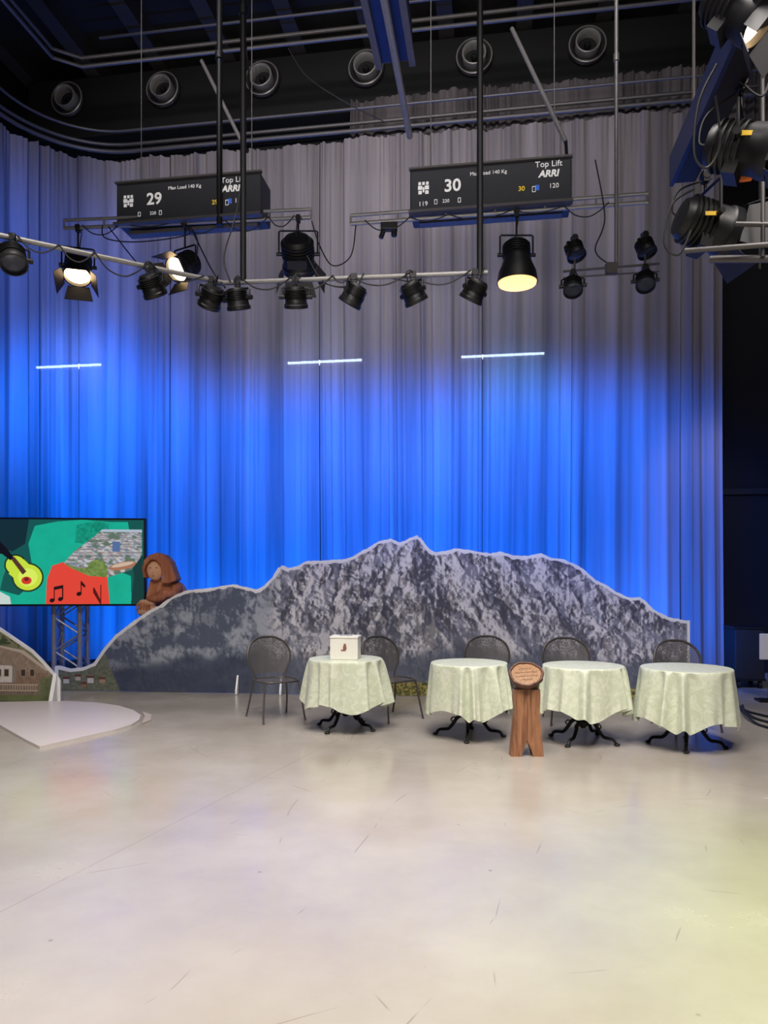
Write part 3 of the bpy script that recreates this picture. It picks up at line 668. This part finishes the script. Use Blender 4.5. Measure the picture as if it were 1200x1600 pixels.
# ---------------- wooden stand
p=flo(822,1180); k=p.y/F
e=thing('wooden_stand','carved brown wooden stand with an oval inscribed top','wooden stand',p)
b=MB()
b.prism([Vector((x*k,-.06,z*k)) for x,z in [(22.8,28),(20,56),(19.5,74),(20.5,90),(20,104),(-20,104),(-20.5,90),(-19,74),(-20,56),(-22.8,28)]],(0,.12,0))
for s in (-1,1):
    q=[(s*25.5,0),(s*22.8,28),(0,28),(s*1,21),(s*3.5,17),(s*7,8),(s*9,0)]
    b.prism([Vector((x*k,-.06,z*k)) for x,z in (q if s>0 else q[::-1])],(0,.12,0))
b.build('post','wood',e,False)
b=MB(); b.tube([(0.0,-.061,28*k),(.004,-.061,55*k),(-.003,-.061,86*k)],.002,6,4); b.build('wood_crack','woodd',e)
b=MB(); b.box((0,0,107*k),(.20,.1,.035)); b.build('collar','woodd',e,False,bevel=.008)
tilt=Matrix.Rotation(math.radians(40),3,'X')@Matrix.Rotation(math.radians(-5),3,'Y'); zc=125*k
def slab(prof,n=64,jit=1):
    t=MB(); t.lathe(prof,n); o=[]
    for v_ in t.v:
        a=math.atan2(v_.y,v_.x); w=1+jit*(.025*math.sin(3*a+1)+.018*math.sin(7*a)+.012*math.sin(13*a+2)); o.append(tilt@Vector((v_.x*.158*w,v_.y*.150*w,v_.z))+Vector((0,0,zc)))
    t.v=o; return t
slab([(0,-.08),(.5,-.07),(.85,-.045),(1,-.005),(1.0,.016),(.96,.028),(.88,.028),(.84,.016),(0,.014)]).build('oval_top','woodd',e)
slab([(0,.012),(.83,.014),(.83,.018),(0,.022)]).build('inscribed_plate','woodl',e)
rr=random.Random(3)
for row,(y0,w) in enumerate(((.06,.06),(.015,.1),(-.03,.095),(-.07,.055))):
    x=-w; pts=[]
    while x<w:
        h=.009*rr.uniform(.4,1); pts+=[(x,y0-h,.022),(x+.005,y0+h,.022)]; x+=.010
    b=MB(); b.tube([tilt@Vector(q)+Vector((0,0,zc)) for q in pts],.0013,5); b.build('carved_line','woodd',e)

# ---------------- luminaires
def luminaire(hook,aim,r,L,drop,barn=False,lit=False,lab=None,group='hanging spotlights',name='spotlight',sticker=False,litmat='lit'):
    aim=Vector(aim).normalized(); e=thing(name,lab or 'small black spotlight hanging from the bar','spotlight',hook,0,group)
    side=aim.cross(Vector((0,0,1))); side=side.normalized() if side.length>.05 else Vector((1,0,0)); up=side.cross(aim)
    Bm=Matrix((side,up,aim)).transposed(); c=Vector((0,0,-drop)); w=r*1.12
    b=MB(); b.box((0,0,-.01),(.05,.06,.09)); b.cyl((0,-.035,.0),(0,.035,0),.034); b.cyl((0,0,-.1),(0,0,-.03),.012); b.build('clamp','black',e,bevel=.004)
    b=MB(); zt=-max(.07,drop-r*1.35)
    b.tube([c+side*w,Vector((side.x*w,side.y*w,zt-.01)),Vector((side.x*w*.9,side.y*w*.9,zt)),Vector((-side.x*w*.9,-side.y*w*.9,zt)),Vector((-side.x*w,-side.y*w,zt-.01)),c-side*w],.011,6); 
    b.cyl((0,0,zt),(0,0,-.05),.012)
    b.cyl(c+side*(w+.03),c+side*r*.8,.022); b.cyl(c-side*(w+.03),c-side*r*.8,.022); b.build('yoke','black',e)
    b=MB(); pr=[(r*.45,-L*.5),(r*.7,-L*.48),(r*.82,-L*.38)]
    for k in range(5):
        z=-L*.36+k*L*.09; pr+=[(r*.82,z),(r*.95,z+.004),(r*.95,z+L*.04),(r*.82,z+L*.044)]
    pr+=[(r*.9,L*.12),(r*.92,L*.3),(r*1.0,L*.34),(r,L*.5),(r*.9,L*.5),(r*.88,L*.36)]
    b.lathe_open(pr,28,c,Bm); b.lathe([(0,-L*.52),(r*.45,-L*.5)],20,c,Bm)
    if L>.25: b.box(c-up*r*.9,(r*1.1,r*.5,r*.5),Bm)
    b.build('housing','black',e)
    b=MB(); b.lathe([(0,L*.42),(r*.6,L*.405),(r*.89,L*.37),(r*.89,L*.36),(0,L*.36)],24,c,Bm); b.build('lens',litmat if lit else 'glass',e)
    if barn:
        for dirv,wd in ((up,side),(-up,side),(side,up),(-side,up)):
            hb=c+aim*L*.5+dirv*r*.92; ex=(aim*.85+dirv*.5).normalized(); l=r*1.0; tn=ex.cross(wd).normalized()*.005
            q=[hb-wd*r*.75,hb+wd*r*.75,hb+wd*r*1.0+ex*l,hb-wd*r*1.0+ex*l]
            b=MB(); b.prism(q,tn); b.build('barn_door','black',e,False)
    if sticker:
        b=MB(); b.box(c+Vector((-.02,-r*.97,.0)),(.12,.006,.03)); b.build('sticker','yellow',e,False)
    b=MB(); b.tube([c-aim*L*.5,c-aim*(L*.5+.06)+Vector((0,0,.02)),c-aim*(L*.5+.03)+Vector((.03,0,drop*.5)),(.05,0,-.02)],.007,6,6); b.build('power_lead','rubber',e)
    return e
ZB=4.46
def bard(x,y): return (ZB-HC)*F/(HY-y)
A0=loc(-60,355,bard(0,355)); A1=loc(345,441,bard(0,441)); B0=loc(325,443,bard(0,443)); B1=loc(762,426,bard(0,426))
def onbar(a,b_,x):
    lo,hi=0,1
    for _ in range(40):
        m_=(lo+hi)/2; q=a.lerp(b_,m_); 
        if 600+F*q.x/q.y<x: lo=m_
        else: hi=m_
    return a.lerp(b_,lo)
def bar(a,b_,lab,twin=True,m='alu',name='lighting_bar'):
    bb=MB(); bb.cyl(a,b_,.023); 
    if twin:
        bb.cyl(a+Vector((0,0,.1)),b_+Vector((0,0,.1)),.02)
        n=max(2,int((b_-a).length/.5))
        for i in range(n+1): q=a.lerp(b_,i/n); bb.cyl(q,q+Vector((0,0,.1)),.012)
    o=bb.build(name,m); tag(o,lab,'lighting bar','lighting bars'); return o
bar(A0,A1,'aluminium lighting bar carrying spotlights',False); bar(B0,B1,'aluminium lighting bar with a row of black spotlights',False)
for x,aim in ((20,(.3,-.4,-.8)),(237,(.2,.5,-.7)),(330,(-.3,.4,-.6))):
    luminaire(onbar(A0,A1,x),aim,.112,.2,.16)
for x,aim in ((371,(.1,.3,-.9)),(462,(0,.4,-.8)),(553,(-.4,.2,-.7)),(645,(.35,.3,-.7)),(742,(-.3,.3,-.6))):
    luminaire(onbar(B0,B1,x),aim,.115,.2,.16)
C0=loc(548,350,8.82); C1=C0+Vector((CT,-ST,0))*3.42; bar(C0,C1,'twin-tube aluminium bar under the hoist box numbered 30')
E0=loc(100,357,9.2); E1=E0+Vector((CT,-ST*.6,0))*3.15; bar(E0,E1,'twin-tube aluminium bar under the hoist box numbered 29')
luminaire(onbar(E0,E1,122),(.12,-.42,-.85),.17,.36,.48,True,True,'large black lit spotlight with open barn doors, warm glow')
luminaire(onbar(E0,E1,289),(-.42,-.72,-.62),.16,.36,.52,True,True,'large black lit spotlight turned sideways with barn doors')
luminaire(onbar(E0,E1,466),(.0,.75,-.55),.21,.42,.44,True,False,'large black unlit spotlight with cooling fins')
lo_=luminaire(onbar(C0,C1,807),(.0,-.2,-1),.17,.32,.5,False,False,'black open spotlight with wide hood glowing warm inside')
b=MB(); b.lathe_open([(.15,-.55),(.17,-.62),(.215,-.72),(.235,-.84),(.225,-.84),(.2,-.7)],32,(0,-.05,0)); b.build('hood','black',lo_)
b=MB(); b.lathe([(0,-.80),(.2,-.78),(.222,-.835),(.215,-.86),(.12,-.89),(0,-.9)],32,(0,-.05,0)); b.build('glowing_face','litd',lo_)
q=onbar(C0,C1,608); e=thing('socket_box','small black connector box clamped under the bar','connector box',q); b=MB(); b.box((0,0,-.07),(.2,.1,.08)); b.cyl((-.06,0,-.1),(-.1,0,-.2),.03); b.cyl((.06,0,-.1),(.06,0,-.18),.035); b.build('casing','black',e,False,bevel=.008)
# hoist boxes
def hoist(c,W,num,texts,lab):
    e=thing('hoist_box',lab,'hoist box',c,-TH,'numbered hoist boxes')
    b=MB(); b.box((0,.2,0),(W,.4,.50)); b.build('casing','hoist',e,False,bevel=.015)
    b=MB(); b.box((0,-.0,.262),(W+.02,.06,.022)); b.box((0,-.02,-.262),(W+.02,.1,.03)); b.build('edge_rail','alud',e,False)
    b=MB(); b.box((0,.2,-.29),(W*.9,.12,.05)); b.build('underside_channel','alud',e,False)
    u=.00745
    text_part(num,.2,'ink',e,(-.43,-.003,.03),.004)
    for s,x,y,sz,m,bo in texts: text_part(s,sz,m,e,(x*u,-.003,-y*u),bo,shear=.2 if s=='ARRI' else 0)
    b=MB(); 
    for dx in (-.045,0,.045): b.box((-.77+dx,-.003,.085),(.03,.004,.035))
    b.box((-.81,-.003,.035),(.05,.004,.045)); b.box((-.73,-.003,.035),(.05,.004,.045)); b.box((-.81,-.003,-.02),(.04,.004,.04)); b.box((-.73,-.003,-.02),(.04,.004,.04)); b.box((-.77,-.003,.01),(.02,.004,.06)); b.build('crest_emblem','ink',e,False)
    b=MB()
    for (x,y,w,h) in ((61*u+.05,-11*u,.035,.06),(-84*u,-19*u,.03,.05),(-47*u,-19*u,.03,.05)):
        for dx,dz,a_,c_ in ((0,h/2,w,.006),(0,-h/2,w,.006),(-w/2,0,.006,h),(w/2,0,.006,h)): b.box((x+dx,-.003,y+dz),(a_,.004,c_))
    b.build('socket_symbols','ink',e,False)
    b=MB(); b.box((68*u+.035,-.003,-9*u),(.045,.004,.06)); b.build('blue_mark','inkb',e,False)
    for sx in (-.7,.75):
        b=MB(); b.cyl((sx,.2,.25),(sx,.2,ZC-c.z-.1),.006,n=6); b.build('steel_cable','alud',e)
    return e
t30=[('Max Load 140 Kg',-2,-20,.06,'ink',0),('Top Lift',90,-26,.095,'ink',0),('ARRI',90,-11,.105,'ink',.004),('119',-104,21,.075,'ink',0),('220',-68,19,.055,'ink',0),('30',49,9,.075,'inky',.001),('120',98,8,.075,'ink',0)]
hoist(loc(765,290,8.55),1.86,'30',t30,'black hoist box printed with number 30')
t29=[('Max Load 140 Kg',-5,-20,.06,'ink',0),('Top Lift',78,-25,.095,'ink',0),('ARRI',74,-11,.105,'ink',.004),('220',-60,19,.055,'ink',0),('29',47,9,.075,'inky',.001),('115',88,9,.075,'ink',0)]
hoist(loc(293,311,9.0),1.86,'29',t29,'black hoist box printed with number 29')
# poles
def pole(x,ytop,ybot,d,r,m,lab,ztop=None):
    a=loc(x,ybot,d); b_=Vector((a.x,a.y,ZC-.46 if ztop is None else ztop)); 
    b=MB(); b.cyl(a,b_,r); mid=a.lerp(b_,.4); b.cyl(mid,mid+Vector((0,0,.08)),r*1.5); o=b.build('suspension_pole',m); tag(o,lab,'suspension pole','suspension poles'); return o
pole(343,0,352,8.9,.036,'black','black telescopic suspension pole above the bar')
q=onbar(B0,B1,378); pole(380,0,441,q.y,.03,'black','black suspension pole down to the spotlight bar')
q=onbar(B0,B1,750); pole(750,0,428,q.y,.03,'black','black suspension pole down to the spotlight bar')
pole(963,0,414,8.3,.022,'alu','silver suspension pole holding the small lamp cross')
for a,b_,lab in ((loc(315,95,11.0),loc(378,222,10.6),'slanted thin aluminium brace'),(loc(800,45,9.8),loc(884,222,8.9),'slanted thin aluminium brace above the hoist box')):
    b=MB(); b.cyl(a,b_,.028); o=b.build('diagonal_brace','alu'); tag(o,lab,'brace','diagonal braces')
b=MB(); b.cyl(loc(884,222,8.9),loc(886,252,8.7),.02); o=b.build('brace_hook','black'); tag(o,'short black hook under the brace','hook')
# lamp cross
c=loc(955,420,8.3); u=8.3/F
e=thing('lamp_cross','thin metal cross frame carrying four small spotlights','lamp frame',c)
b=MB(); b.tube([(-75*u,0,-4*u),(75*u,0,8*u)],.014,8); b.tube([(-75*u,0,-14*u),(75*u,0,-4*u)],.01,8); b.box((0,0,0),(.12,.08,.12)); b.build('cross_bar','alud',e)
for x,y,ln in ((898,394,1),(1008,389,1),(895,444,-1),(1008,438,-1)):
    if ln>0: luminaire(loc(x,y-22,8.3),(.2,-.3,-.9),.11,.18,.14,lab='small black round spotlight on the lamp frame')
    else: luminaire(loc(x,426 if x<950 else 418,8.3),(-.1,-.5,-.8),.11,.18,.15,lab='small black round spotlight under the lamp frame')
    b=MB(); b.cyl(Vector(((x-955)*u,0,0)),Vector(((x-955)*u,0,(420-y+24)*u if ln>0 else 0.0-.03)),.012); b.build('upright','alud',e)
# overhead hoist along the room
e=thing('overhead_hoist','dark blue long overhead hoist beam pointing into the room','hoist')
b=MB(); v0,v1,uu=4.8,7.0,-.93; b.prism([R(uu-.16,v0,6.55),R(uu+.16,v0,6.55),R(uu+.16,v1,6.55),R(uu-.16,v1,6.55)],(0,0,.36)); b.build('casing','blue',e,False,bevel=.02)
b=MB(); b.prism([R(uu-.19,v0,6.5),R(uu-.13,v0,6.5),R(uu-.13,v1,6.5),R(uu-.19,v1,6.5)],(0,0,.05)); b.prism([R(uu+.13,v0,6.5),R(uu+.19,v0,6.5),R(uu+.19,v1,6.5),R(uu+.13,v1,6.5)],(0,0,.05)); b.build('edge_profile','alud',e,False)
b=MB(); b.tube([R(uu+.02,v0,6.44),R(uu+.02,8.0,6.44)],.035,8); b.build('rail','alu',e)
for vv in (5.0,6.8):
    b=MB(); b.cyl(R(uu,vv,6.9),R(uu,vv,ZC-.4),.008,n=6); b.build('steel_cable','alud',e)
# near beam with big lamps
ub=(2.08*CT-4.4*ST); 
e=thing('trolley_beam','dark overhead trolley beam with a bluish edge','beam')
b=MB(); b.prism([R(ub+.02,2.2,4.78),R(ub+.19,2.2,4.78),R(ub+.19,6.2,4.78),R(ub+.02,6.2,4.78)],(0,0,.2)); b.build('casing','black',e,False,bevel=.01)
b=MB(); b.prism([R(ub-.01,2.2,4.76),R(ub+.02,2.2,4.76),R(ub+.02,6.2,4.76),R(ub-.01,6.2,4.76)],(0,0,.24)); b.build('edge_profile','blue',e,False)
for vv in (3.5,5.9):
    b=MB(); b.cyl(R(ub+.1,vv,4.98),R(ub+.1,vv,ZC-.4),.012,n=6); b.build('hanger','alud',e)
G='large spotlights on the trolley beam'
luminaire(loc(1158,130,4.75),(.75,-.45,-.35),.17,.42,.42,True,False,'large black spotlight with barn doors and yellow sticker',G,sticker=True)
luminaire(loc(1102,275,5.7),(.9,.1,-.25),.19,.44,.38,True,False,'large black spotlight with fins hanging at the beam end',G,sticker=True)
luminaire(loc(1150,-75,4.2),(.5,-.3,-.55),.15,.36,.32,True,True,'large black lit spotlight with warm glow',G)
b=MB(); b.cyl(loc(1070,392,5.6),loc(1260,378,5.2),.02); b.cyl(loc(1110,405,5.6),loc(1260,404,5.2),.028); b.cyl(loc(1150,350,5.45),loc(1260,352,5.2),.018); b.cyl(loc(1192,350,5.35),loc(1192,402,5.35),.015)
b.cyl(loc(1192,402,5.35),Vector((loc(1192,402,5.35).x,5.35,ZC-.4)),.015)
o=b.build('pipe_frame','alud'); tag(o,'grey metal pipe frame beside the large spotlights','pipe frame')
b=MB(); b.cyl(loc(1187,420,6.4),Vector((loc(1187,420,6.4).x,6.4,ZC-.4)),.01,n=6); o=b.build('hanging_cable','rubber'); tag(o,'thin dark hanging cable','cable')
for i,(x,y) in enumerate(((1122,205),(1157,280),(1100,250))):
    o=MB().cyl((0,0,0),(.07,0,.01),.02).build('cable_plug','orange'); o.location=loc(x,y,4.85+.1*i); tag(o,'small orange cable plug near the large spotlights','plug','orange cable plugs')
def cable(pts,lab='black power cable hanging in a loop',r=.008):
    b=MB(); b.tube(pts,r,6,8); o=b.build('power_cable','rubber'); tag(o,lab,'cable','hanging power cables')
cable([loc(487,345,8.9),loc(500,385,8.9),loc(520,415,8.8),loc(548,400,8.8),loc(556,352,8.8)])
cable([loc(160,352,9.1),loc(165,372,9.1),loc(215,378,9.1),loc(290,368,9.1),loc(295,355,9.1)])
cable([loc(170,355,9.1),loc(205,400,8.6),loc(225,420,7.2),loc(237,424,6.85)])
cable([loc(300,360,9.1),loc(330,420,8.2),loc(345,440,7.1),loc(352,450,7.0)])
cable([loc(383,60,8),loc(390,140,7.8),loc(378,200,7.6),loc(384,235,7.4),loc(370,330,7.2),loc(350,400,7.1),loc(360,440,7.05)])
cable([loc(450,75,10.8),loc(480,120,10.8),loc(540,160,10.8),loc(600,190,11.0)])
cable([loc(480,400,7.3),loc(505,440,7),loc(545,448,7),loc(570,430,7.0),loc(640,440,7)])
cable([loc(930,250,8.4),loc(945,340,8.35),loc(930,390,8.3),loc(950,412,8.3)])
cable([loc(1120,100,4.55),loc(1092,160,4.6),loc(1085,240,4.65),loc(1105,262,4.65),loc(1125,225,4.6),loc(1118,150,4.55)])
cable([loc(1085,295,5.4),loc(1050,320,5.4),loc(1038,380,5.4),loc(1060,398,5.4),loc(1080,360,5.4)])
cable([loc(1130,90,4.7),loc(1160,130,4.7),loc(1190,150,4.7),loc(1205,120,4.7)])
rc_=random.Random(11)
def droop(a,b_,x0,x1,sag):
    p0=onbar(a,b_,x0); p1=onbar(a,b_,x1); o_=Vector((0,-.03,.02)); m1=p0.lerp(p1,.25)+Vector((0,0,-sag*.8)); m2=p0.lerp(p1,.55)+Vector((0,0,-sag)); m3=p0.lerp(p1,.8)+Vector((0,0,-sag*.6))
    cable([p0+o_,m1+o_,m2+o_,m3+o_,p1+o_],'thin black power cable drooping below the lighting bar',.007)
for a,b_,xs in ((A0,A1,(30,95,150,232,320)),(B0,B1,(380,455,520,548,640,735)),(C0,C1,(570,640,700,800,880,950)),(E0,E1,(130,190,280,350,420,460))):
    for x0,x1 in zip(xs[:-1],xs[1:]): droop(a,b_,x0,x1,rc_.uniform(.05,.17))
b=MB()
for k in range(3):
    b.tube([flo(1148+6*k,1103+3*k)+Vector((0,0,.015+.02*k)),flo(1165,1112+5*k)+Vector((0,0,.015+.02*k)),flo(1185,1118+8*k)+Vector((0,0,.015)),flo(1230,1128+9*k)+Vector((0,0,.015))],.014,6,8)
o=b.build('floor_cables','rubber'); tag(o,'black cables lying on the floor','cables')
e=thing('flight_case','dark grey equipment case on castors by the wall','case',fl2(1163,11.0),-TH)
b=MB(); b.box((0,0,.5),(.42,.5,.75)); b.build('case_body','dgrey',e,False,bevel=.02)
b=MB(); b.box((0,0,.885),(.44,.52,.03)); b.box((0,0,.13),(.44,.52,.03)); b.build('edge_trim','black',e,False)
for sx in(-1,1):
    for sy in(-1,1): b=MB(); b.cyl((sx*.15-.02,sy*.2,.055),(sx*.15+.02,sy*.2,.055),.052); b.build('castor','rubber',e)
e=thing('white_easel','white panel on a thin metal stand','panel stand',fl2(1203,9.6),-TH)
b=MB(); b.box((0,0,.72),(.26,.03,.34)); b.build('panel','plastic',e,False,bevel=.012)
b=MB(); b.cyl((0,.03,0.03),(0,.03,.6),.015); b.box((0,.03,.015),(.3,.22,.03)); b.build('stand','black',e)

# ---------------- lights
def aimrot(p,t): return (Vector(t)-Vector(p)).to_track_quat('-Z','Y').to_euler()
def spot(p,t,en,col,ang,blend=.6,r=.15,name='stage_light'):
    l=bpy.data.lights.new(name,'SPOT'); l.energy=en; l.color=col; l.spot_size=math.radians(ang); l.spot_blend=blend; l.shadow_soft_size=r
    o=bpy.data.objects.new(name,l); COL.objects.link(o); o.location=p; o.rotation_euler=aimrot(p,t); return o
def area(p,t,en,col,sx,sy,name='soft_light',spread=180):
    l=bpy.data.lights.new(name,'AREA'); l.energy=en; l.color=col; l.shape='RECTANGLE'; l.size=sx; l.size_y=sy; l.spread=math.radians(spread)
    o=bpy.data.objects.new(name,l); COL.objects.link(o); o.location=p; o.rotation_euler=aimrot(p,t); return o
BL=(0.0,0.14,1.0)
for u_,z_,en in ((-6.9,4.4,1400),(-5.2,3.4,1350),(-3.4,3.1,1350),(-1.7,3.0,1350),(0.0,3.0,1350),(1.4,2.9,1150),(2.5,2.6,560)):
    spot(R(u_*.93,9.15,5.2),R(u_,11.94,z_-.1),en,BL,84,.9,.5,'blue_wash_light')
spot(R(-5.6,7.6,7.6),R(-7.4,11.2,6.0),850,BL,85,1.0,.5,'blue_wash_light')
spot(R(-5.2,8.9,4.8),R(-7.8,10.2,2.6),1000,BL,88,1.0,.5,'blue_wash_light')
spot(R(.35,9.4,5.2),R(.35,11.94,4.5),170,(0.0,.55,.9),44,1,.3,'cyan_light')
o=area(R(-1.8,10.75,.25),R(-1.8,11.94,1.6),400,(.0,.15,1),9.4,.15,'floor_wash_light',150)
spot(R(3.3,9.6,4.6),R(3.35,11.94,3.0),120,(.85,.8,.95),55,1,.3,'pale_wash_light')
WW=(1.0,.92,.84)
for x,en in ((-4.2,860),(0,900),(4.0,860)):
    spot((x*.75,1.6,7.2),(x,7.9,0),en,WW,50,.6,.45,'set_light')
area((0,3.0,9.5),(0,3.0,0),600,(1,.94,.88),6,4,'overhead_soft_light',95)
spot((4.2,3.0,6.5),(2.5,3.1,0),1250,(.62,1.0,.03),40,1,.4,'green_light')
spot((1.5,1.2,6.5),(.7,2.3,0),170,(.8,1,.35),50,1,.4,'green_light')
spot((-3.2,7.0,8),(-4.2,8.6,0),110,(1,.92,.9),35,.8,.4,'platform_light')
spot((-2.6,6.6,4.2),sp(252,905),120,(1,.88,.74),11,.7,.1,'added_statue_fill')  # fill spot added only to brighten the carved figure
area((-1,5.5,9.3),(0,12,8.2),90,(1,.95,.92),8,.6,'curtain_soft_light',75)
area((0,1.0,4.5),(0,9,6.2),45,(1,.93,.9),5,1,'front_soft_light',60)
w=bpy.data.worlds.new('world'); sc.world=w; w.use_nodes=True; w.node_tree.nodes['Background'].inputs[0].default_value=(.02,.022,.03,1); w.node_tree.nodes['Background'].inputs[1].default_value=.5
